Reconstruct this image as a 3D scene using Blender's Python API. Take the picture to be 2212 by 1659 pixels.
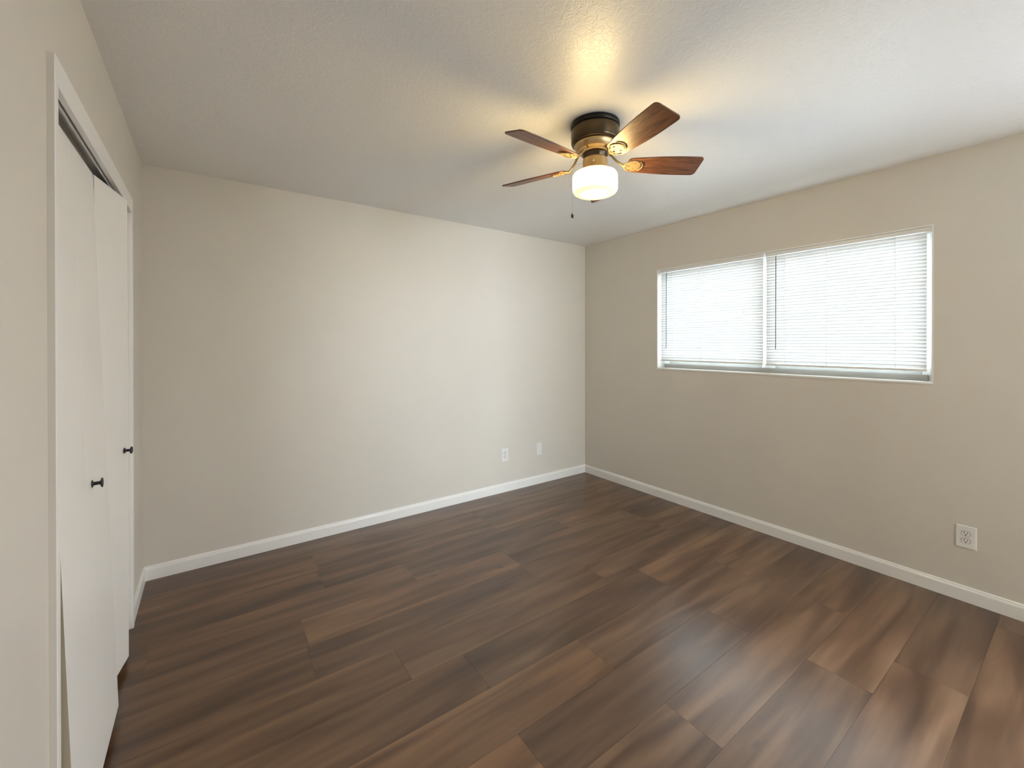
import bpy, bmesh, math, random
from mathutils import Vector, Matrix

for o in list(bpy.data.objects):
    bpy.data.objects.remove(o)
S = bpy.context.scene
COL = S.collection
PI = math.pi

# ------------------------------------------------------------------ camera
CAM = (-3.308449, -3.267436, 1.388169)
YAW, PITCH, ROLL, FPX, HORIZ = 0.620870, 0.0033018, -0.0007887, 914.022, 745.415
fw = Vector((math.sin(YAW) * math.cos(PITCH), math.cos(YAW) * math.cos(PITCH), -math.sin(PITCH)))
rt = Vector((math.cos(YAW), -math.sin(YAW), 0))
up = rt.cross(fw)
cr, sr = math.cos(ROLL), math.sin(ROLL)
rt, up = cr * rt + sr * up, -sr * rt + cr * up
cd = bpy.data.cameras.new('camera')
cam = bpy.data.objects.new('camera', cd)
COL.objects.link(cam)
M = Matrix((rt, up, -fw)).transposed().to_4x4()
M.translation = CAM
cam.matrix_world = M
cd.sensor_fit = 'HORIZONTAL'
cd.sensor_width = 36.0
cd.lens = FPX * 36.0 / 2212
cd.shift_y = -(829.5 - HORIZ) / 2212
cd.clip_start = 0.02
S.camera = cam

# ------------------------------------------------------------------ render look, world, daylight, added fill
vs = S.view_settings
vs.view_transform = 'Standard'
vs.look = 'None'
vs.gamma = 1.0
vs.use_curve_mapping = False
vs.exposure = 0.13
cy = S.cycles
cy.use_denoising = True
cy.max_bounces = 12
cy.diffuse_bounces = 8
cy.glossy_bounces = 4
cy.transmission_bounces = 8
cy.transparent_max_bounces = 12
cy.sample_clamp_indirect = 12
cy.caustics_reflective = False
cy.caustics_refractive = False

SKY_STRENGTH = 29.0
GROUND = 0.21
LAMP_STRENGTH = 60.0
FILL_POWER = 300.0

w = bpy.data.worlds.new('world')
S.world = w
w.use_nodes = True
nt = w.node_tree
nt.nodes.clear()
wo = nt.nodes.new('ShaderNodeOutputWorld')
bg = nt.nodes.new('ShaderNodeBackground')
tc = nt.nodes.new('ShaderNodeTexCoord')
sx = nt.nodes.new('ShaderNodeSeparateXYZ')
mr = nt.nodes.new('ShaderNodeMapRange')
mr.inputs['From Min'].default_value = -0.25
mr.inputs['From Max'].default_value = 0.25
rp = nt.nodes.new('ShaderNodeValToRGB')
rp.color_ramp.elements[0].color = (0.78 * GROUND, 0.90 * GROUND, 1.08 * GROUND, 1)    # bright paving outside
rp.color_ramp.elements[1].color = (0.90, 0.97, 1.06, 1)     # hazy daylight sky
nt.links.new(tc.outputs['Generated'], sx.inputs[0])
nt.links.new(sx.outputs['Z'], mr.inputs['Value'])
nt.links.new(mr.outputs[0], rp.inputs[0])
nt.links.new(rp.outputs[0], bg.inputs['Color'])
bg.inputs['Strength'].default_value = SKY_STRENGTH
nt.links.new(bg.outputs[0], wo.inputs[0])

# sky portal in the window opening (guides sampling of the sky only)
pl = bpy.data.lights.new('window_portal', 'AREA')
pl.shape = 'RECTANGLE'
pl.size = 0.93
pl.size_y = 1.84
pl.cycles.is_portal = True
po = bpy.data.objects.new('window_portal', pl)
COL.objects.link(po)
po.location = (0.145, -1.81, 1.61)
po.rotation_euler = (0, PI / 2, 0)

# fill light added in an unseen hallway, reaching the room through an added doorway
hl = bpy.data.lights.new('added_fill_light', 'AREA')
hl.shape = 'RECTANGLE'
hl.size = 1.5
hl.size_y = 1.8
hl.energy = FILL_POWER
hl.color = (0.80, 0.94, 1.05)
ho = bpy.data.objects.new('added_fill_light', hl)
COL.objects.link(ho)
ho.location = (-1.15, -8.1, 1.30)
# (area lights shine along their local -Z: here towards +y, into the room)
ho.rotation_euler = (PI / 2, 0, 0)

# portal of the added fill window, in the right wall behind the camera
pl2 = bpy.data.lights.new('fill_window_portal', 'AREA')
pl2.shape = 'RECTANGLE'
pl2.size = 1.08
pl2.size_y = 1.02
pl2.cycles.is_portal = True
po2 = bpy.data.objects.new('fill_window_portal', pl2)
COL.objects.link(po2)
po2.location = (0.145, -3.97, 1.58)
po2.rotation_euler = (0, PI / 2, 0)

# ------------------------------------------------------------------ helpers
L, H = 3.6277, 2.44          # room width, ceiling height
YF = -4.55                   # wall behind the camera


class MB:
    """collects shapes, links them as ONE mesh object"""
    def __init__(self):
        self.v, self.f, self.sm = [], [], []

    def add(self, vs_, fs, smooth=False, mat=None):
        b = len(self.v)
        for p in vs_:
            p = Vector(p)
            self.v.append(mat @ p if mat is not None else p)
        for f in fs:
            self.f.append([b + i for i in f])
            self.sm.append(smooth)
        return self

    def box(self, x0, x1, y0, y1, z0, z1, mat=None):
        vs_ = [(x, y, z) for x in (x0, x1) for y in (y0, y1) for z in (z0, z1)]
        fs = [(0, 1, 3, 2), (4, 6, 7, 5), (0, 4, 5, 1), (2, 3, 7, 6), (0, 2, 6, 4), (1, 5, 7, 3)]
        return self.add(vs_, fs, False, mat)

    def lathe(self, prof, n=48, mat=None, smooth=True, cap=True):
        vs_, fs = [], []
        for r, z in prof:
            for i in range(n):
                a = 2 * PI * i / n
                vs_.append((r * math.cos(a), r * math.sin(a), z))
        for k in range(len(prof) - 1):
            for i in range(n):
                j = (i + 1) % n
                fs.append((k * n + i, k * n + j, (k + 1) * n + j, (k + 1) * n + i))
        self.add(vs_, fs, smooth, mat)
        if cap:
            b = len(self.v) - len(vs_)
            self.f.append([b + i for i in range(n)][::-1]); self.sm.append(False)
            e = b + (len(prof) - 1) * n
            self.f.append([e + i for i in range(n)]); self.sm.append(False)
        return self

    def tube(self, pts, r, n=8, mat=None):
        pts = [Vector(p) for p in pts]
        vs_, fs = [], []
        for k, p in enumerate(pts):
            d = (pts[min(k + 1, len(pts) - 1)] - pts[max(k - 1, 0)]).normalized()
            a = d.orthogonal().normalized()
            if k and abs(d.z) < 0.99:
                a = d.cross(Vector((0, 0, 1))).normalized()
            b = d.cross(a)
            for i in range(n):
                t = 2 * PI * i / n
                vs_.append(p + (a * math.cos(t) + b * math.sin(t)) * r)
        for k in range(len(pts) - 1):
            for i in range(n):
                j = (i + 1) % n
                fs.append((k * n + i, k * n + j, (k + 1) * n + j, (k + 1) * n + i))
        fs.append(tuple(range(n))[::-1])
        fs.append(tuple((len(pts) - 1) * n + i for i in range(n)))
        return self.add(vs_, fs, True, mat)

    def prism(self, poly, d0, d1, axes='xyz', mat=None):
        """polygon in (a,b), extruded along c; axes names which world axis a, b, c are"""
        n = len(poly)
        ix = ['xyz'.index(c) for c in axes]

        def P(a, b, c):
            q = [0, 0, 0]
            q[ix[0]], q[ix[1]], q[ix[2]] = a, b, c
            return q
        vs_ = [P(a, b, d0) for a, b in poly] + [P(a, b, d1) for a, b in poly]
        fs = [tuple(range(n)), tuple(range(2 * n - 1, n - 1, -1))]
        for i in range(n):
            j = (i + 1) % n
            fs.append((i, i + n, j + n, j))
        return self.add(vs_, fs, False, mat)

    def build(self, name, mat, parent=None, bevel=0.0, seg=2):
        me = bpy.data.meshes.new(name)
        me.from_pydata([tuple(p) for p in self.v], [], self.f)
        for p, s in zip(me.polygons, self.sm):
            p.use_smooth = s
        me.update()
        bm = bmesh.new()
        bm.from_mesh(me)
        bmesh.ops.recalc_face_normals(bm, faces=bm.faces)
        bm.to_mesh(me)
        bm.free()
        o = bpy.data.objects.new(name, me)
        COL.objects.link(o)
        if mat:
            me.materials.append(mat)
        if parent is not None:
            o.parent = parent
        if bevel:
            b = o.modifiers.new('bevel', 'BEVEL')
            b.width = bevel
            b.segments = seg
            b.limit_method = 'ANGLE'
            b.angle_limit = 0.6
        return o


def tag(o, label, cat, group=None, kind=None):
    o['label'] = label
    o['category'] = cat
    if group:
        o['group'] = group
    if kind:
        o['kind'] = kind
    return o


def thing(name, loc, label, cat, group=None, kind=None, rot=(0, 0, 0)):
    o = bpy.data.objects.new(name, None)
    COL.objects.link(o)
    o.location = loc
    o.rotation_euler = rot
    o.empty_display_size = 0.05
    return tag(o, label, cat, group, kind)


# ------------------------------------------------------------------ materials
def nodes(name):
    m = bpy.data.materials.new(name)
    m.use_nodes = True
    t = m.node_tree
    return m, t, t.nodes['Principled BSDF']


def noise(t, scale, detail=2.0, rough=0.5, vec=None, dist=0.0):
    n = t.nodes.new('ShaderNodeTexNoise')
    n.inputs['Scale'].default_value = scale
    n.inputs['Detail'].default_value = detail
    n.inputs['Roughness'].default_value = rough
    n.inputs['Distortion'].default_value = dist
    if vec is not None:
        t.links.new(vec, n.inputs['Vector'])
    return n


def bump(t, b, height, strength, dist):
    k = t.nodes.new('ShaderNodeBump')
    k.inputs['Strength'].default_value = strength
    k.inputs['Distance'].default_value = dist
    t.links.new(height, k.inputs['Height'])
    t.links.new(k.outputs[0], b.inputs['Normal'])
    return k


def mixc(t, fac, a, b, mode='MIX'):
    m = t.nodes.new('ShaderNodeMix')
    m.data_type = 'RGBA'
    m.blend_type = mode
    for inp, v in ((m.inputs[0], fac), (m.inputs[6], a), (m.inputs[7], b)):
        if isinstance(v, (int, float)):
            inp.default_value = v
        elif isinstance(v, tuple):
            inp.default_value = (*v, 1)
        else:
            t.links.new(v, inp)
    return m.outputs[2]


def mathn(t, op, a, b=None, clamp=False):
    m = t.nodes.new('ShaderNodeMath')
    m.operation = op
    m.use_clamp = clamp
    for i, v in ((0, a), (1, b)):
        if v is None:
            continue
        if isinstance(v, (int, float)):
            m.inputs[i].default_value = v
        else:
            t.links.new(v, m.inputs[i])
    return m.outputs[0]


def ramp(t, fac, stops):
    r = t.nodes.new('ShaderNodeValToRGB')
    els = r.color_ramp.elements
    while len(els) < len(stops):
        els.new(0.5)
    for e, (p, c) in zip(els, stops):
        e.position = p
        e.color = (*c, 1) if len(c) == 3 else c
    t.links.new(fac, r.inputs[0])
    return r.outputs[0]


def objco(t):
    return t.nodes.new('ShaderNodeTexCoord').outputs['Object']


def paint(name, col, rough=0.5, spec=0.5, bscale=220, bstr=0.12, bdist=0.0006):
    m, t, b = nodes(name)
    co = objco(t)
    n1 = noise(t, 3.0, 3, 0.6, co)
    c = mixc(t, n1.outputs[0], tuple(x * 0.97 for x in col), tuple(min(1, x * 1.03) for x in col))
    t.links.new(c, b.inputs['Base Color'])
    b.inputs['Roughness'].default_value = rough
    b.inputs['Specular IOR Level'].default_value = spec
    if bstr:
        n2 = noise(t, bscale, 2, 0.5, co)
        bump(t, b, n2.outputs[0], bstr, bdist)
    return m


def metal(name, col, rough, metallic=1.0):
    m, t, b = nodes(name)
    co = objco(t)
    n = noise(t, 30, 2, 0.5, co)
    c = mixc(t, n.outputs[0], tuple(x * 0.9 for x in col), tuple(min(1, x * 1.08) for x in col))
    t.links.new(c, b.inputs['Base Color'])
    b.inputs['Metallic'].default_value = metallic
    b.inputs['Roughness'].default_value = rough
    return m


WALL = paint('greige_wall_paint', (0.672, 0.630, 0.566), 0.42, 0.4, 160, 0.10, 0.0008)
TRIM = paint('white_trim_paint', (0.85, 0.84, 0.815), 0.32, 0.5, 90, 0.03, 0.0004)
DOOR = paint('white_door_paint', (0.86, 0.84, 0.805), 0.38, 0.5, 60, 0.04, 0.0006)
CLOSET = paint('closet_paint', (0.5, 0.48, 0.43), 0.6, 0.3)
PLASTIC = paint('white_plastic', (0.80, 0.79, 0.77), 0.28, 0.5, 50, 0.0)
DARK = paint('slot_dark', (0.03, 0.028, 0.025), 0.6, 0.3, 50, 0.0)
SHADEDEDGE = paint('shaded_door_edge', (0.42, 0.36, 0.27), 0.7, 0.3)  # tan that carries the shade on the door's jamb-side edge
BLACK = paint('black_knob_metal', (0.012, 0.011, 0.011), 0.35, 0.5, 50, 0.0)
ALU = paint('grey_anodised_track', (0.36, 0.35, 0.325), 0.45, 0.5, 50, 0.0)
VINYL = paint('window_frame_vinyl', (0.70, 0.70, 0.68), 0.35, 0.5, 50, 0.0)
STEEL = metal('track_steel', (0.75, 0.74, 0.72), 0.35, 0.6)
BRASS = metal('antique_brass', (0.62, 0.44, 0.22), 0.42)
BRONZE = metal('dark_bronze', (0.085, 0.060, 0.034), 0.30, 0.8)
BRONZE2 = metal('black_bronze', (0.016, 0.012, 0.009), 0.4, 0.6)
IRON = metal('brass_blade_iron', (0.36, 0.25, 0.12), 0.55, 0.5)
CHAINM = metal('chain_metal', (0.75, 0.66, 0.5), 0.35, 0.9)


def ceiling_mat():
    m, t, b = nodes('textured_ceiling_paint')
    co = objco(t)
    b.inputs['Base Color'].default_value = (0.82, 0.815, 0.805, 1)
    b.inputs['Roughness'].default_value = 0.36
    b.inputs['Specular IOR Level'].default_value = 0.5
    n1 = noise(t, 34, 3, 0.55, co, 1.4)
    r1 = ramp(t, n1.outputs[0], [(0.46, (0, 0, 0)), (0.54, (1, 1, 1))])
    n2 = noise(t, 90, 2, 0.5, co, 0.8)
    h = mathn(t, 'ADD', r1, mathn(t, 'MULTIPLY', n2.outputs[0], 0.35))
    bump(t, b, h, 0.25, 0.0022)
    return m


CEIL = ceiling_mat()


def floor_mat():
    m, t, b = nodes('vinyl_plank_wood')
    co = objco(t)
    at = t.nodes.new('ShaderNodeAttribute')
    at.attribute_name = 'plank'
    sp = t.nodes.new('ShaderNodeSeparateColor')
    t.links.new(at.outputs['Color'], sp.inputs[0])
    tone, off, warm = sp.outputs[0], sp.outputs[1], sp.outputs[2]
    # every plank samples its own piece of the wood figure
    cmb = t.nodes.new('ShaderNodeCombineXYZ')
    t.links.new(mathn(t, 'MULTIPLY', off, 37.0), cmb.inputs[0])
    t.links.new(mathn(t, 'MULTIPLY', off, 91.0), cmb.inputs[1])
    va = t.nodes.new('ShaderNodeVectorMath')
    va.operation = 'ADD'
    t.links.new(co, va.inputs[0])
    t.links.new(cmb.outputs[0], va.inputs[1])

    def stretched(sx_, sy_):
        mp = t.nodes.new('ShaderNodeMapping')
        mp.inputs['Scale'].default_value = (sx_, sy_, 1)
        t.links.new(va.outputs[0], mp.inputs[0])
        return mp.outputs[0]
    big = noise(t, 1.0, 2, 0.5, stretched(1.2, 11), 0.5)
    mid = noise(t, 1.0, 2, 0.5, stretched(2.2, 24), 0.4)
    fine = noise(t, 1.0, 3, 0.65, stretched(14, 300), 0.2)
    knot = t.nodes.new('ShaderNodeTexVoronoi')
    knot.inputs['Scale'].default_value = 1.0
    t.links.new(stretched(2.2, 5.0), knot.inputs['Vector'])
    kn = ramp(t, knot.outputs['Distance'], [(0.03, (1, 1, 1)), (0.085, (0, 0, 0))])
    base = ramp(t, big.outputs[0], [(0.26, (0.062, 0.029, 0.014)), (0.43, (0.105, 0.054, 0.027)),
                                    (0.57, (0.155, 0.086, 0.045)), (0.74, (0.205, 0.121, 0.066))])
    midc = ramp(t, mid.outputs[0], [(0.30, (0.80, 0.78, 0.77)), (0.68, (1.08, 1.08, 1.08))])
    base = mixc(t, 1.0, base, midc, 'MULTIPLY')
    finec = ramp(t, fine.outputs[0], [(0.3, (0.94, 0.935, 0.93)), (0.7, (1.03, 1.03, 1.03))])
    base = mixc(t, 1.0, base, finec, 'MULTIPLY')
    base = mixc(t, mathn(t, 'MULTIPLY', kn, 0.75), base, (0.045, 0.028, 0.018))
    tn = ramp(t, tone, [(0.0, (0.62, 0.60, 0.62)), (0.5, (1, 1, 1)), (1.0, (1.45, 1.43, 1.38))])
    base = mixc(t, 1.0, base, tn, 'MULTIPLY')
    wr = ramp(t, warm, [(0.0, (0.96, 1.0, 1.10)), (1.0, (1.05, 1.0, 0.92))])
    base = mixc(t, 1.0, base, wr, 'MULTIPLY')
    t.links.new(base, b.inputs['Base Color'])
    rr = t.nodes.new('ShaderNodeMapRange')
    rr.inputs['To Min'].default_value = 0.27
    rr.inputs['To Max'].default_value = 0.33
    t.links.new(mid.outputs[0], rr.inputs['Value'])
    t.links.new(rr.outputs[0], b.inputs['Roughness'])
    b.inputs['Specular IOR Level'].default_value = 0.8
    bump(t, b, fine.outputs[0], 0.05, 0.0006)
    return m


FLOOR = floor_mat()


def slat_mat():
    m = bpy.data.materials.new('blind_slat_vinyl')
    m.use_nodes = True
    t = m.node_tree
    t.nodes.clear()
    o = t.nodes.new('ShaderNodeOutputMaterial')
    d = t.nodes.new('ShaderNodeBsdfDiffuse')
    tr = t.nodes.new('ShaderNodeBsdfTranslucent')
    mx = t.nodes.new('ShaderNodeMixShader')
    co = objco(t)
    n = noise(t, 40, 2, 0.5, co)
    c = mixc(t, n.outputs[0], (0.80, 0.80, 0.79), (0.86, 0.86, 0.85))
    t.links.new(c, d.inputs[0])
    tr.inputs[0].default_value = (0.82, 0.86, 0.88, 1)
    mx.inputs[0].default_value = 0.065
    t.links.new(d.outputs[0], mx.inputs[1])
    t.links.new(tr.outputs[0], mx.inputs[2])
    t.links.new(mx.outputs[0], o.inputs[0])
    return m


SLAT = slat_mat()


def glass_mat():
    m = bpy.data.materials.new('window_glass')
    m.use_nodes = True
    t = m.node_tree
    t.nodes.clear()
    o = t.nodes.new('ShaderNodeOutputMaterial')
    g = t.nodes.new('ShaderNodeBsdfGlossy')
    g.inputs['Roughness'].default_value = 0.02
    tr = t.nodes.new('ShaderNodeBsdfTransparent')
    tr.inputs[0].default_value = (0.93, 0.97, 0.96, 1)
    fr = t.nodes.new('ShaderNodeFresnel')
    fr.inputs[0].default_value = 1.3
    mx = t.nodes.new('ShaderNodeMixShader')
    t.links.new(fr.outputs[0], mx.inputs[0])
    t.links.new(tr.outputs[0], mx.inputs[1])
    t.links.new(g.outputs[0], mx.inputs[2])
    t.links.new(mx.outputs[0], o.inputs[0])
    return m


GLASS = glass_mat()


def shade_mat():
    m, t, b = nodes('lit_opal_glass')
    b.inputs['Base Color'].default_value = (0.9, 0.86, 0.7, 1)
    b.inputs['Roughness'].default_value = 0.25
    # the bulb sits in the middle of the drum: the glass glows strongest round it, less at the rims
    co = objco(t)
    sp = t.nodes.new('ShaderNodeSeparateXYZ')
    t.links.new(co, sp.inputs[0])
    r = mathn(t, 'SQRT', mathn(t, 'ADD', mathn(t, 'POWER', sp.outputs[0], 2.0), mathn(t, 'POWER', sp.outputs[1], 2.0)))
    dz = mathn(t, 'SUBTRACT', sp.outputs[2], 2.158 - 2.44)
    d = mathn(t, 'SQRT', mathn(t, 'ADD', mathn(t, 'POWER', mathn(t, 'MULTIPLY', r, 0.5), 2.0), mathn(t, 'POWER', mathn(t, 'MULTIPLY', dz, 1.25), 2.0)))
    g = t.nodes.new('ShaderNodeMapRange')
    g.interpolation_type = 'SMOOTHSTEP'
    g.inputs['From Min'].default_value = 0.058
    g.inputs['From Max'].default_value = 0.075
    g.inputs['To Min'].default_value = 1.0
    g.inputs['To Max'].default_value = 0.022
    t.links.new(d, g.inputs['Value'])
    t.links.new(mathn(t, 'MULTIPLY', g.outputs[0], LAMP_STRENGTH), b.inputs['Emission Strength'])
    b.inputs['Emission Color'].default_value = (1.0, 0.72, 0.30, 1)
    return m


SHADE = shade_mat()


def blade_mat():
    m, t, b = nodes('walnut_blade_veneer')
    co = objco(t)
    mp = t.nodes.new('ShaderNodeMapping')
    mp.inputs['Scale'].default_value = (7, 55, 20)
    t.links.new(co, mp.inputs[0])
    n = noise(t, 1.0, 4, 0.6, mp.outputs[0], 1.0)
    c = ramp(t, n.outputs[0], [(0.3, (0.045, 0.016, 0.008)), (0.5, (0.125, 0.046, 0.020)), (0.72, (0.22, 0.095, 0.042))])
    t.links.new(c, b.inputs['Base Color'])
    b.inputs['Roughness'].default_value = 0.38
    return m


BLADE = blade_mat()

# ------------------------------------------------------------------ room shell
random.seed(11)


def struct(o, label, cat):
    return tag(o, label, cat, kind='structure')


# floor: planks 0.2265 wide running along x, joints measured from the photograph
PW, PLEN, SEAM0 = 0.2265, 1.216, -2.285
joints = {3: -2.63, 2: -2.39, 1: -1.907, 0: -2.42, -1: -1.882, -2: -1.175, 5: -1.722, 9: -1.19,
          4: -2.95, 6: -2.32, 7: -2.78, 8: -1.55, -3: -2.1, -4: -2.6, -5: -1.6, -6: -2.2}
tones = {(3, -2.63): (0.40, 0.55), (3, -1.414): (0.42, 0.4), (3, -3.846): (0.46, 0.8), (2, -2.39): (0.22, 0.2),
         (2, -1.174): (0.70, 0.5), (2, -3.606): (0.46, 0.7), (1, -3.123): (0.66, 0.75), (1, -1.907): (0.40, 0.3),
         (0, -2.42): (0.24, 0.25), (0, -3.636): (0.82, 0.95), (0, -1.204): (0.42, 0.3), (-1, -1.882): (0.62, 0.3),
         (-1, -3.098): (0.50, 0.35), (-2, -1.175): (0.66, 0.5), (-2, -2.391): (0.55, 0.3), (5, -2.938): (0.66, 0.7),
         (5, -1.722): (0.42, 0.4), (3, -0.198): (0.3, 0.6)}
fm = MB()
cols = []
X0, X1, Y0, Y1 = -L - 0.75, 0.02, YF - 0.02, 0.02
G = 0.0004
for k in range(-7, 11):
    ya, yb = SEAM0 + PW * k, SEAM0 + PW * (k + 1)
    if yb < Y0 or ya > Y1:
        continue
    j = joints.get(k, -1.8)
    x = j - PLEN * 4
    while x < X1:
        xa, xb = max(x, X0), min(x + PLEN, X1)
        if xb > X0 + 0.01:
            tn = None
            for (kk, xx), v in tones.items():
                if kk == k and abs(xx - x) < 0.03:
                    tn = v
            if tn is None:
                tn = (random.uniform(0.3, 0.66), random.uniform(0.3, 0.8))
            c = (tn[0], random.random(), tn[1])
            a0, a1, b0, b1 = xa + G, xb - G, max(ya, Y0) + G, min(yb, Y1) - G
            n0 = len(fm.f)
            zb = -0.0012
            vs_ = [(a0, b0, zb), (a1, b0, zb), (a1, b1, zb), (a0, b1, zb), (a0, b0, 0), (a1, b0, 0), (a1, b1, 0), (a0, b1, 0)]
            fm.add(vs_, [(4, 5, 6, 7), (0, 1, 5, 4), (1, 2, 6, 5), (2, 3, 7, 6), (3, 0, 4, 7)])
            cols += [c] * (len(fm.f) - n0)
        x += PLEN
n0 = len(fm.f)
fm.box(X0, X1, Y0, Y1, -0.12, -0.0011)
cols += [(0.0, 0.5, 0.5)] * (len(fm.f) - n0)
fl = fm.build('floor', FLOOR)
ca = fl.data.color_attributes.new('plank', 'FLOAT_COLOR', 'CORNER')
for p, c in zip(fl.data.polygons, cols):
    for li in p.loop_indices:
        ca.data[li].color = (*c, 1)
struct(fl, 'brown wood-look vinyl plank floor of the empty room', 'floor')

struct(MB().box(-L - 0.12, 0.12, YF - 0.12, 0.12, H, H + 0.12).build('ceiling', CEIL),
       'grey-white ceiling with swirled plaster texture', 'ceiling')
struct(MB().box(-L - 0.12, 0.14, 0, 0.12, -0.1, H).build('wall_back', WALL),
       'plain greige wall facing the camera, left of the window wall', 'wall')
DX0, DX1, DZT = -1.60, -0.72, 2.03          # doorway added behind the camera to let the fill light in
wf = MB()
wf.box(-L - 0.12, DX0, YF - 0.12, YF, -0.1, H)
wf.box(DX1, 0.14, YF - 0.12, YF, -0.1, H)
wf.box(DX0, DX1, YF - 0.12, YF, DZT, H)
hx0, hx1, hy0, hy1 = -2.1, -0.2, -8.25, YF - 0.12
wh = MB()  # unseen hallway, added to hold the fill light
wh.box(hx0 - 0.1, hx0, hy0, hy1, -0.1, H)
wh.box(hx1, hx1 + 0.1, hy0, hy1, -0.1, H)
wh.box(hx0 - 0.1, hx1 + 0.1, hy0 - 0.1, hy0, -0.1, H)
wh.box(hx0 - 0.1, hx1 + 0.1, hy0 - 0.1, hy1, H, H + 0.1)
wh.box(hx0 - 0.1, hx1 + 0.1, hy0 - 0.1, hy1 + 0.12, -0.1, -0.0016)
struct(wh.build('wall_fill_hall', WALL), 'unseen hallway walls added behind the camera for the fill light', 'wall')
struct(wf.build('wall_front', WALL),
       'plain greige wall behind the camera', 'wall')

# window wall with its opening
WY0, WY1, WZ0, WZ1 = -2.711, -0.907, 1.160, 2.057
wr = MB()
V0, V1, VZ0, VZ1 = -4.48, -3.46, 1.04, 2.12       # window added behind the camera to brighten the room
wr.box(0, 0.14, YF, V0, -0.1, H)
wr.box(0, 0.14, V1, WY0, -0.1, H)
wr.box(0, 0.14, V0, V1, -0.1, VZ0)
wr.box(0, 0.14, V0, V1, VZ1, H)
wr.box(0, 0.14, WY1, 0, -0.1, H)
wr.box(0, 0.14, WY0, WY1, -0.1, WZ0)
wr.box(0, 0.14, WY0, WY1, WZ1, H)
struct(wr.build('wall_right', WALL), 'greige wall with the wide blind-covered window', 'wall')

# closet wall with its opening
CY0, CY1, CZ = -1.753, -0.515, 2.034
wl = MB()
wl.box(-L - 0.12, -L, YF, CY0 - 0.012, -0.1, H)
wl.box(-L - 0.12, -L, CY1 + 0.012, 0, -0.1, H)
wl.box(-L - 0.12, -L, CY0 - 0.012, CY1 + 0.012, CZ + 0.012, H)
struct(wl.build('wall_left', WALL), 'greige wall with the white closet opening', 'wall')
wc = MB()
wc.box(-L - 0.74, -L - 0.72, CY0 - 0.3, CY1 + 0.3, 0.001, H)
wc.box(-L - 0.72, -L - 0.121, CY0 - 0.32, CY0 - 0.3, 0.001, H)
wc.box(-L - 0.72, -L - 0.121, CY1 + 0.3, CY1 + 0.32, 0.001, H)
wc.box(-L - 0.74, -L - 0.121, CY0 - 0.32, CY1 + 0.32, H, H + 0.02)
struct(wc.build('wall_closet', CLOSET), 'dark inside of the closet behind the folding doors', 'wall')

# closet casing (outside trim) and jamb liner
CT = 0.0155
tr1 = MB()
tr1.box(-L, -L + CT, -1.779, CY0, 0, 2.027)
tr1.box(-L, -L + CT, CY1 + 0.0, -0.487, 0, 2.027)
tr1.box(-L, -L + CT, -1.779, -0.487, 2.027, 2.098)
struct(tr1.build('trim_1', TRIM, bevel=0.0015), 'white flat casing around the closet opening', 'trim')
tr2 = MB()
tr2.box(-L - 0.12, -L, CY0 - 0.012, CY0, 0, CZ)
tr2.box(-L - 0.12, -L, CY1, CY1 + 0.012, 0, CZ)
tr2.box(-L - 0.12, -L, CY0 - 0.012, CY1 + 0.012, CZ, CZ + 0.012)
struct(tr2.build('trim_2', TRIM), 'white jamb boards lining the closet opening', 'trim')


# darker wall colour puts the shade of the casing's outer edge into the paint
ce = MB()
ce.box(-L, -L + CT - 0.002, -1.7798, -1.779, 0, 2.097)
ce.build('shaded_casing_edge', WALL, bpy.data.objects['trim_1'])


# baseboards: flat board with a rounded top lip
def bb_profile():
    return [(0, 0), (0.013, 0), (0.013, 0.062), (0.0115, 0.068), (0.0085, 0.072), (0.0075, 0.078), (0.004, 0.082), (0, 0.082)]


b1 = MB().prism([(-a, z) for a, z in bb_profile()], -L, 0, 'yzx')
struct(b1.build('baseboard_back', TRIM), 'white baseboard along the back wall', 'baseboard')
b2 = MB().prism([(-a, z) for a, z in bb_profile()], YF, -0.0, 'xzy')
struct(b2.build('baseboard_right', TRIM), 'white baseboard under the window', 'baseboard')
b3 = MB().prism([(-L + a, z) for a, z in bb_profile()], -0.487, -0.0, 'xzy')
b3.prism([(-L + a, z) for a, z in bb_profile()], YF, -1.779, 'xzy')
struct(b3.build('baseboard_left', TRIM), 'short white baseboard beside the closet casing', 'baseboard')
b4 = MB().prism([(YF + a, z) for a, z in bb_profile()], DX1, 0, 'yzx')
b4.prism([(YF + a, z) for a, z in bb_profile()], -L, DX0, 'yzx')
struct(b4.build('baseboard_front', TRIM), 'white baseboard along the wall behind the camera', 'baseboard')

# ------------------------------------------------------------------ closet track and folding doors
tk = MB()
TX0, TX1 = -L - 0.042, -L - 0.004
tk.box(TX1 - 0.002, TX1, CY0 + 0.002, CY1 - 0.002, CZ - 0.016, CZ)
tk.box(TX0, TX0 + 0.002, CY0 + 0.002, CY1 - 0.002, CZ - 0.016, CZ)
tk.box(TX0, TX1, CY0 + 0.002, CY1 - 0.002, CZ - 0.002, CZ)
tag(tk.build('closet_door_track', STEEL), 'white metal track under the closet head, above the folding doors', 'track')

PT = 0.034      # panel thickness
PWD = 0.305     # panel width


def knob_mb():
    k = MB()
    k.lathe([(0.0115, 0), (0.0115, 0.0018), (0.0065, 0.003), (0.0056, 0.006), (0.0056, 0.0185), (0.008, 0.0205),
             (0.0142, 0.0222), (0.0152, 0.0236), (0.0148, 0.0256), (0.009, 0.0266), (0.002, 0.0270)], 24)
    return k


DZ0, DZ1 = 0.04, 2.006


def panel(parent, y0, y1, name='panel'):
    # local frame: front face at x=0, thickness towards -x, y along the door, z up from the door bottom
    return MB().box(-PT, 0, y0 + 0.0004, y1 - 0.0004, 0, DZ1 - DZ0).build(name, DOOR, parent, bevel=0.0005, seg=1)


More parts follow.
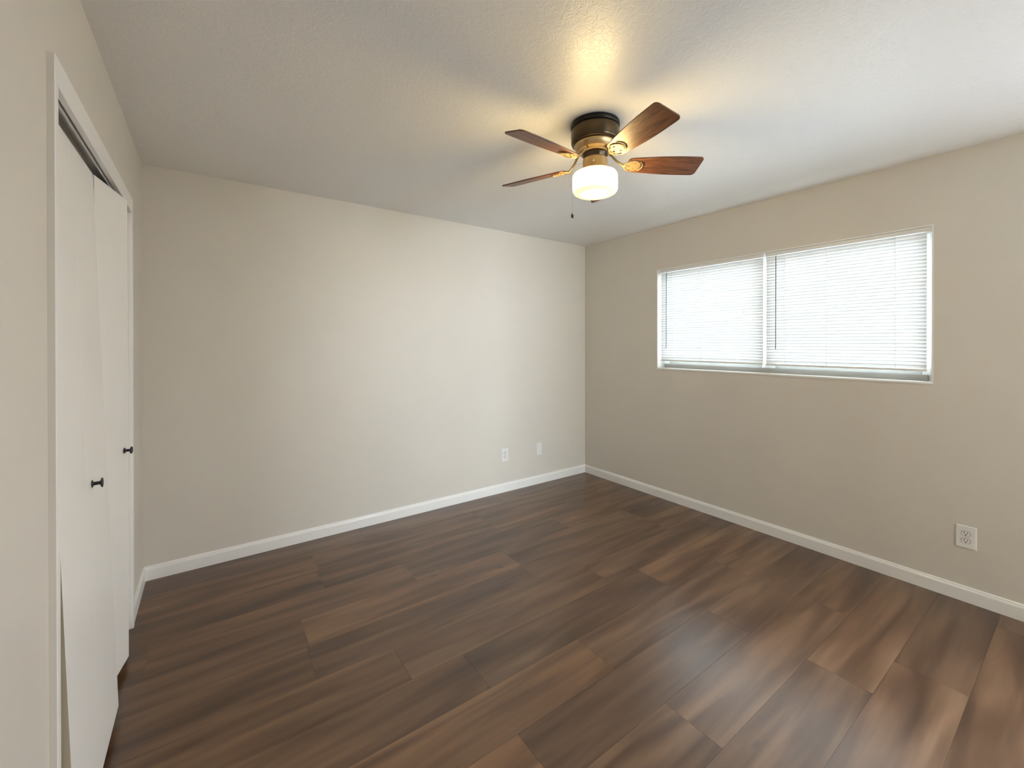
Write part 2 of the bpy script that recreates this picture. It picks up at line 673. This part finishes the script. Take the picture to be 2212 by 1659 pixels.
# near pair: lies flat in the opening, its foot swung out past the casing
tilt = math.atan2(0.064, DZ1 - DZ0)
d1 = thing('door_1', (-L + 0.0405, CY0 + 0.010, DZ0),
           'white flat folding closet door pair nearer the camera, its bottom swung outward', 'door',
           kind='structure', rot=(0, -tilt, 0))
p1 = panel(d1, 0, PWD)
MB().box(-PT + 0.001, -0.001, -0.0006, 0.0006, 0.001, DZ1 - DZ0 - 0.001).build('shaded_edge_strip', SHADEDEDGE, p1)['label'] = 'tan strip with the shade of the door edge in its colour'
panel(d1, PWD, 2 * PWD)
k = knob_mb().build('knob', BLACK, d1)
k.location = (0, 0.310 + 0.055, 0.899)
k.rotation_euler = (0, PI / 2, 0)
k['label'] = 'black round knob'

# far pair: folded a little, its middle hinge standing out into the room
fold = math.radians(10.2)
lead_y = CY1 - 0.006 - 2 * PWD * math.cos(fold)
d2 = thing('door_2', (-L - 0.021, lead_y, DZ0),
           'white flat folding closet door pair farther from the camera, slightly folded open', 'door', kind='structure')
pa = panel(d2, 0, PWD)
pa.rotation_euler = (0, 0, -fold)
pb = panel(d2, -PWD, 0)
pb.location = (0, 2 * PWD * math.cos(fold), 0)
pb.rotation_euler = (0, 0, fold)
k = knob_mb().build('knob', BLACK, d2)
ck, sk = math.cos(fold), math.sin(fold)
k.location = (sk * 0.262, ck * 0.262, 0.898)
k.rotation_euler = (0, PI / 2, -fold)
k['label'] = 'black round knob'

# ------------------------------------------------------------------ window and blinds
win = thing('window_1', (0.10, (WY0 + WY1) / 2, WZ0), 'wide white sliding window in the right wall, behind the mini blinds',
            'window', kind='structure')
wx, wyc = 0.10, (WY0 + WY1) / 2


def loc(mb):      # shift world-coordinate mesh into the window's frame
    for i, p in enumerate(mb.v):
        mb.v[i] = p - Vector((wx, wyc, WZ0))
    return mb


ln = MB()
e = 0.007
ln.box(-0.0015, 0.0738, WY0, WY0 + e, WZ0 + 0.0105, WZ1)
ln.box(-0.0015, 0.0738, WY1 - e, WY1, WZ0 + 0.0105, WZ1)
ln.box(-0.0015, 0.0738, WY0 + e, WY1 - e, WZ1 - e, WZ1)
loc(ln).build('reveal_liner', TRIM, win)
loc(MB().box(-0.006, 0.0738, WY0, WY1, WZ0 - 0.004, WZ0 + 0.010)).build('window_sill', TRIM, win, bevel=0.003)
fr = MB()
F0, F1 = 0.074, 0.135
fr.box(F0, F1, WY0, WY0 + 0.032, WZ0, WZ1)
fr.box(F0, F1, WY1 - 0.032, WY1, WZ0, WZ1)
fr.box(F0, F1, WY0 + 0.032, WY1 - 0.032, WZ1 - 0.035, WZ1)
fr.box(F0, F1, WY0 + 0.032, WY1 - 0.032, WZ0, WZ0 + 0.040)
bt = MB().box(F0 - 0.010, F0 - 0.0002, WY0 + 0.0325, WY1 - 0.0325, WZ0 + 0.0101, WZ0 + 0.046)
loc(bt).build('bottom_track', ALU, win)['label'] = 'dark grey sliding track along the window bottom'
fr.box(F0 + 0.01, F1 - 0.01, wyc - 0.02, wyc + 0.02, WZ0 + 0.04, WZ1 - 0.035)
loc(fr).build('window_frame', VINYL, win, bevel=0.002)
for ya, yb, xo in ((WY0 + 0.032, wyc - 0.02, 0.100), (wyc + 0.02, WY1 - 0.032, 0.112)):
    s = MB()
    s.box(xo - 0.01, xo + 0.01, ya, ya + 0.028, WZ0 + 0.04, WZ1 - 0.035)
    s.box(xo - 0.01, xo + 0.01, yb - 0.028, yb, WZ0 + 0.04, WZ1 - 0.035)
    s.box(xo - 0.01, xo + 0.01, ya + 0.028, yb - 0.028, WZ1 - 0.065, WZ1 - 0.035)
    sa = loc(s).build('sash', VINYL, win)
    lr = MB().box(xo - 0.01, xo + 0.01, ya + 0.0281, yb - 0.0281, WZ0 + 0.0402, WZ0 + 0.07)
    loc(lr).build('lower_rail', ALU, sa)
    g = MB().box(xo - 0.0015, xo + 0.0015, ya + 0.028, yb - 0.028, WZ0 + 0.07, WZ1 - 0.065)
    loc(g).build('glass_pane', GLASS, sa)

fill_win = thing('fill_window', (0.10, (V0 + V1) / 2, VZ0), 'white window added in the right wall behind the camera for fill light', 'window', kind='structure')
f2 = MB()
for ya, yb, za, zb in ((V0, V0 + 0.035, VZ0, VZ1), (V1 - 0.035, V1, VZ0, VZ1), (V0 + 0.035, V1 - 0.035, VZ0, VZ0 + 0.035), (V0 + 0.035, V1 - 0.035, VZ1 - 0.035, VZ1)):
    f2.box(0.02, 0.12, ya, yb, za, zb)
for i, p in enumerate(f2.v):
    f2.v[i] = p - Vector((0.10, (V0 + V1) / 2, VZ0))
f2.build('window_frame', VINYL, fill_win)

BX = 0.022      # blind plane
HR0 = WZ1 - 0.007 - 0.026
BOT = 1.232


def blind(ya, yb, wand_y, ladders, label, bot, bracket_y):
    root = thing('mini_blind', (BX, (ya + yb) / 2, bot), label, 'blind', 'mini blinds in the window')
    base = Vector((BX, (ya + yb) / 2, bot))

    def fin(mb, name, mat, parent=root, **kw):
        for i, p in enumerate(mb.v):
            mb.v[i] = p - base
        return mb.build(name, mat, parent, **kw)
    hr = MB()
    hr.box(BX - 0.013, BX + 0.013, ya, yb, HR0, HR0 + 0.0245)
    fin(hr, 'headrail', PLASTIC, bevel=0.0015)
    br = MB()
    br.box(BX - 0.017, BX + 0.015, bracket_y - 0.011, bracket_y + 0.011, HR0 - 0.004, HR0 + 0.0255)
    fin(br, 'bracket', PLASTIC, bevel=0.001)
    rail = MB()
    rail.box(BX - 0.011, BX + 0.011, ya + 0.002, yb - 0.002, bot, bot + 0.013)
    fin(rail, 'bottom_rail', PLASTIC, bevel=0.003)
    # slats: thin crowned strips, nearly closed with the room-side edge up
    sl = MB()
    z0, z1 = bot + 0.013 + 0.012, HR0 - 0.016
    n = int(round((z1 - z0) / 0.0212))
    W2 = 0.0125
    ang = math.radians(-71)
    rnd = random.Random(int(abs(ya) * 1000))
    for i in range(n + 1):
        zc = z0 + (z1 - z0) * i / n
        a = ang + math.radians(rnd.uniform(-1.2, 1.2))
        prof = []
        for s_ in (-1, -0.5, 0, 0.5, 1):
            u, h = s_ * W2, 0.0016 * (1 - s_ * s_)
            # u<0: outer, lower edge; u>0: room-side, upper edge
            px = -u * math.cos(a) - h * math.sin(a)
            pz = -u * math.sin(a) + h * math.cos(a)
            prof.append((BX + px, zc + pz))
        vs_ = [(x, ya + 0.003, z) for x, z in prof] + [(x, yb - 0.003, z) for x, z in prof]
        m_ = len(prof)
        sl.add(vs_, [(q, q + 1, q + 1 + m_, q + m_) for q in range(m_ - 1)], True)
    fin(sl, 'slats', SLAT)
    for ly in ladders:
        c = MB()
        for dx in (-0.0115, 0.0115):
            c.tube([(BX + dx, ly, HR0), (BX + dx, ly, bot + 0.012)], 0.0009, 6)
        fin(c, 'ladder_cord', PLASTIC)
    wd = MB()
    wd.tube([(BX - 0.019, wand_y, 2.012), (BX - 0.020, wand_y, 1.345)], 0.0030, 6)
    wd.tube([(BX - 0.012, wand_y, HR0 + 0.004), (BX - 0.019, wand_y, 2.014)], 0.0012, 6)
    o = fin(wd, 'tilt_wand', WAND)
    o['label'] = 'clear grey twist wand'
    return root


WAND = paint('wand_grey', (0.16, 0.20, 0.21), 0.25, 0.5, 50, 0.0)
blind(-1.806, -0.934, -1.000, (-1.062, -1.32, -1.66),
      'white mini blind covering the half of the window nearer the room corner', BOT, -0.925)
blind(-2.683, -1.822, -1.896, (-1.95, -2.20, -2.545),
      'white mini blind covering the half of the window farther from the room corner', BOT - 0.004, -2.693)

# ------------------------------------------------------------------ ceiling fan
FX, FY = -1.80, -1.845
fan = thing('ceiling_fan', (FX, FY, H), 'dark bronze and brass ceiling fan with wooden blades and a lit glass drum lamp', 'ceiling fan')
zz = lambda z: z - H
MB().lathe([(0.098, zz(2.44)), (0.113, zz(2.4395)), (0.1155, zz(2.436)), (0.1155, zz(2.418)), (0.112, zz(2.415))], 64).build('mounting_ring', BRONZE2, fan)
MB().lathe([(0.110, zz(2.4145)), (0.113, zz(2.411)), (0.114, zz(2.405)), (0.114, zz(2.352)), (0.110, zz(2.344)), (0.10, zz(2.342))], 64).build('motor_housing', BRONZE, fan)
MB().lathe([(0.098, zz(2.343)), (0.100, zz(2.336)), (0.094, zz(2.322)), (0.084, zz(2.312)), (0.080, zz(2.308)), (0.074, zz(2.308)), (0.072, zz(2.300)), (0.060, zz(2.297))], 64).build('flywheel_ring', BRASS, fan)
MB().lathe([(0.060, zz(2.299)), (0.060, zz(2.288)), (0.054, zz(2.284)), (0.054, zz(2.276)), (0.052, zz(2.274))], 48).build('neck', BRONZE, fan)
cup = MB()
cup.lathe([(0.050, zz(2.277)), (0.056, zz(2.274)), (0.058, zz(2.266)), (0.058, zz(2.228)), (0.062, zz(2.222)), (0.066, zz(2.214)), (0.060, zz(2.211))], 48)
cupo = cup.build('light_fitter', BRASS, fan)
for i in range(3):
    a = math.radians(215 + 120 * i)
    s = MB().lathe([(0.0035, 0), (0.0035, 0.004), (0.0065, 0.005), (0.0065, 0.010), (0.003, 0.012)], 12,
                   mat=Matrix.Translation((0.057 * math.cos(a), 0.057 * math.sin(a), zz(2.243))) @ Matrix.Rotation(a, 4, 'Z') @ Matrix.Rotation(PI / 2, 4, 'Y'))
    s.build('thumb_screw', BRASS, cupo)
MB().lathe([(0.055, zz(2.212)), (0.088, zz(2.209)), (0.099, zz(2.203)), (0.105, zz(2.192)), (0.106, zz(2.16)), (0.105, zz(2.124)),
            (0.100, zz(2.113)), (0.090, zz(2.107)), (0.06, zz(2.1055)), (0.02, zz(2.1055))], 64).build('glass_shade', SHADE, fan)


def blade_outline():
    # (radial, tangential) outline of one blade, root to tip, rounded corners
    up_, n = [], 10
    r0, r1 = 0.155, 0.510
    for i in range(n + 1):
        f = i / n
        r = r0 + 0.02 + (r1 - 0.028 - r0 - 0.02) * f
        hw = 0.046 + 0.017 * math.sin(min(1, f * 1.25) * PI / 2)
        up_.append((r, hw))
    hw = up_[-1][1]
    for i in range(1, 7):
        a = PI / 2 * i / 6
        up_.append((r1 - 0.020 + 0.020 * math.sin(a), hw - 0.020 + 0.020 * math.cos(a)))
    root_ = []
    for i in range(6):
        a = PI / 2 * i / 6
        root_.append((r0 + 0.02 - 0.02 * math.cos(a), 0.026 + 0.02 * math.sin(a)))
    top = root_ + up_
    return top + [(r, -t) for r, t in reversed(top)]


OUT = blade_outline()
ZB = zz(2.249)
PHASE = 39
first = None
for i in range(5):
    ang = math.radians(PHASE + 72 * i)
    bl = MB().prism(OUT, -0.003, 0.003, 'xyz').build('blade', BLADE, fan, bevel=0.0012) if first is None else first[0].copy()
    if first is not None:
        COL.objects.link(bl)
        bl.parent = fan
    pitch = math.radians(-16.5)
    bl.matrix_local = Matrix.Translation((0, 0, ZB)) @ Matrix.Rotation(ang, 4, 'Z') @ Matrix.Rotation(pitch, 4, 'X')
    if first is None:
        ir = MB()
        # arm from the flywheel down to the blade root
        ir.tube([(0.064, 0.0, 0.062), (0.085, 0.0, 0.050), (0.105, 0.0, 0.022), (0.135, 0.0, -0.004), (0.165, 0, -0.0065)], 0.0055, 10)
        ir.tube([(0.135, 0.0, -0.004), (0.150, 0.020, -0.0065), (0.175, 0.030, -0.0065)], 0.004, 8)
        ir.tube([(0.135, 0.0, -0.004), (0.150, -0.020, -0.0065), (0.175, -0.030, -0.0065)], 0.004, 8)
        plate = []
        for q in range(13):
            a = -PI / 2 + PI * q / 12
            plate.append((0.178 + 0.042 * math.cos(a), 0.036 * math.sin(a)))
        plate += [(0.158, 0.030), (0.150, 0.0), (0.158, -0.030)]
        ir.prism(plate, -0.0075, -0.0028, 'xyz')
        # raised rim along the outer curve and two screws
        rim = [(0.183 + 0.046 * math.cos(a), 0.036 * math.sin(a), -0.0078) for a in [(-0.9 + 1.8 * q / 8) for q in range(9)]]
        ir.tube(rim, 0.0030, 8)
        for sy in (-0.018, 0.018):
            ir.lathe([(0.005, -0.0105), (0.005, -0.007)], 12, mat=Matrix.Translation((0.185, sy, 0)))
        iro = ir.build('blade_iron', IRON, bl)
        first = (bl, iro)
    else:
        iro = first[1].copy()
        COL.objects.link(iro)
        iro.parent = bl

# pull chain hanging beside the shade, on the closet side
ch = MB()
cxo, cyo = -0.093, 0.058
pts = [(-0.045, 0.030, zz(2.252)), (-0.080, 0.050, zz(2.246)), (cxo - 0.006, cyo + 0.004, zz(2.225)), (cxo, cyo, zz(2.195)), (cxo, cyo, zz(2.012))]
ch.tube(pts, 0.0011, 6)
cho = ch.build('pull_chain', CHAINM, fan)
kb = MB().lathe([(0.0015, 0), (0.004, -0.002), (0.0068, -0.010), (0.0068, -0.016), (0.004, -0.022), (0.001, -0.0235)], 20,
                mat=Matrix.Translation((cxo, cyo, zz(2.012))))
ko = kb.build('pull_knob', BLACK, cho)
ko['label'] = 'small black pull knob'

# ------------------------------------------------------------------ outlets and blank plate


def plate_mb(w_, h_, t_=0.0055):
    e = 0.004
    vs_ = []
    for (a, b, c) in ((w_ / 2, h_ / 2, 0), (w_ / 2, h_ / 2, t_ * 0.35), (w_ / 2 - e, h_ / 2 - e, t_)):
        vs_ += [(-a, -c, -b), (a, -c, -b), (a, -c, b), (-a, -c, b)]
    fs = [(8, 9, 10, 11), (0, 3, 2, 1)]
    for k_ in (0, 4):
        for i in range(4):
            j = (i + 1) % 4
            fs.append((k_ + i, k_ + j, k_ + 4 + j, k_ + 4 + i))
    return MB().add(vs_, fs)


def outlet(loc_, rz, w_, h_, label):
    root = thing('wall_outlet', loc_, label, 'outlet', None, rot=(0, 0, rz))
    plate_mb(w_, h_).build('cover_plate', PLASTIC, root)
    for s in (-1, 1):
        zc = s * 0.0195
        out = []
        for i in range(28):
            a = 2 * PI * i / 28
            out.append((0.0172 * math.cos(a), max(-0.0125, min(0.0125, 0.0172 * math.sin(a))) + zc))
        r = MB().prism(out, -0.0048, -0.0072, 'xzy').build('receptacle', PLASTIC, root)
        ring = MB()
        # shadow gap round the face, two slots and the earth hole
        n_ = len(out)
        o2 = [((x) * 1.07, (z - zc) * 1.09 + zc) for x, z in out]
        vs_ = [(x, -0.0058, z) for x, z in out] + [(x, -0.0058, z) for x, z in o2]
        ring.add(vs_, [(i, (i + 1) % n_, n_ + (i + 1) % n_, n_ + i) for i in range(n_)])
        ring.box(-0.0075, -0.0050, -0.0076, -0.0070, zc - 0.001, zc + 0.0085)
        ring.box(0.0050, 0.0075, -0.0076, -0.0070, zc, zc + 0.0075)
        ring.lathe([(0.0030, 0), (0.0030, 0.0006)], 14, mat=Matrix.Translation((0, -0.0070, zc - 0.0070)) @ Matrix.Rotation(PI / 2, 4, 'X'))
        ring.build('slots', DARK, r)
    sc = MB().lathe([(0.003, 0), (0.003, 0.001), (0.001, 0.0014)], 14, mat=Matrix.Translation((0, -0.0055, 0)) @ Matrix.Rotation(PI / 2, 4, 'X'))
    sc.build('screw', STEEL, root)
    return root


outlet((-1.056, 0, 0.3455), 0, 0.076, 0.121, 'white duplex outlet low on the back wall, left of the blank plate')
outlet((0, -2.839, 0.3465), -PI / 2, 0.080, 0.121, 'white duplex outlet low on the window wall, right of the window')
bp = thing('blank_wall_plate', (-0.644, 0, 0.3415), 'plain white blank cover plate low on the back wall near the corner', 'wall plate')
plate_mb(0.067, 0.119).build('cover_plate', PLASTIC, bp)
for s in (-1, 1):
    MB().lathe([(0.003, 0), (0.003, 0.001), (0.001, 0.0014)], 14,
               mat=Matrix.Translation((0, -0.0055, s * 0.042)) @ Matrix.Rotation(PI / 2, 4, 'X')).build('screw', PLASTIC, bp)

# ------------------------------------------------------------------ crumbs left on the floor


def crumb(x, y, r, label):
    rnd = random.Random(int(abs(x) * 1000))
    bm = bmesh.new()
    bmesh.ops.create_icosphere(bm, subdivisions=1, radius=r)
    for v in bm.verts:
        v.co *= rnd.uniform(0.7, 1.2)
        v.co.z *= 0.6
    zmin = min(v.co.z for v in bm.verts)
    for v in bm.verts:
        v.co.z -= zmin
    me = bpy.data.meshes.new('paint_chip')
    bm.to_mesh(me)
    bm.free()
    me.materials.append(TRIM)
    o = bpy.data.objects.new('paint_chip', me)
    COL.objects.link(o)
    o.location = (x, y, 0.0002)
    tag(o, label, 'debris')


crumb(-0.0265, -1.762, 0.0035, 'tiny white chip on the floor against the baseboard under the window')
crumb(-0.425, -0.265, 0.0030, 'tiny white chip on the floor near the far room corner')
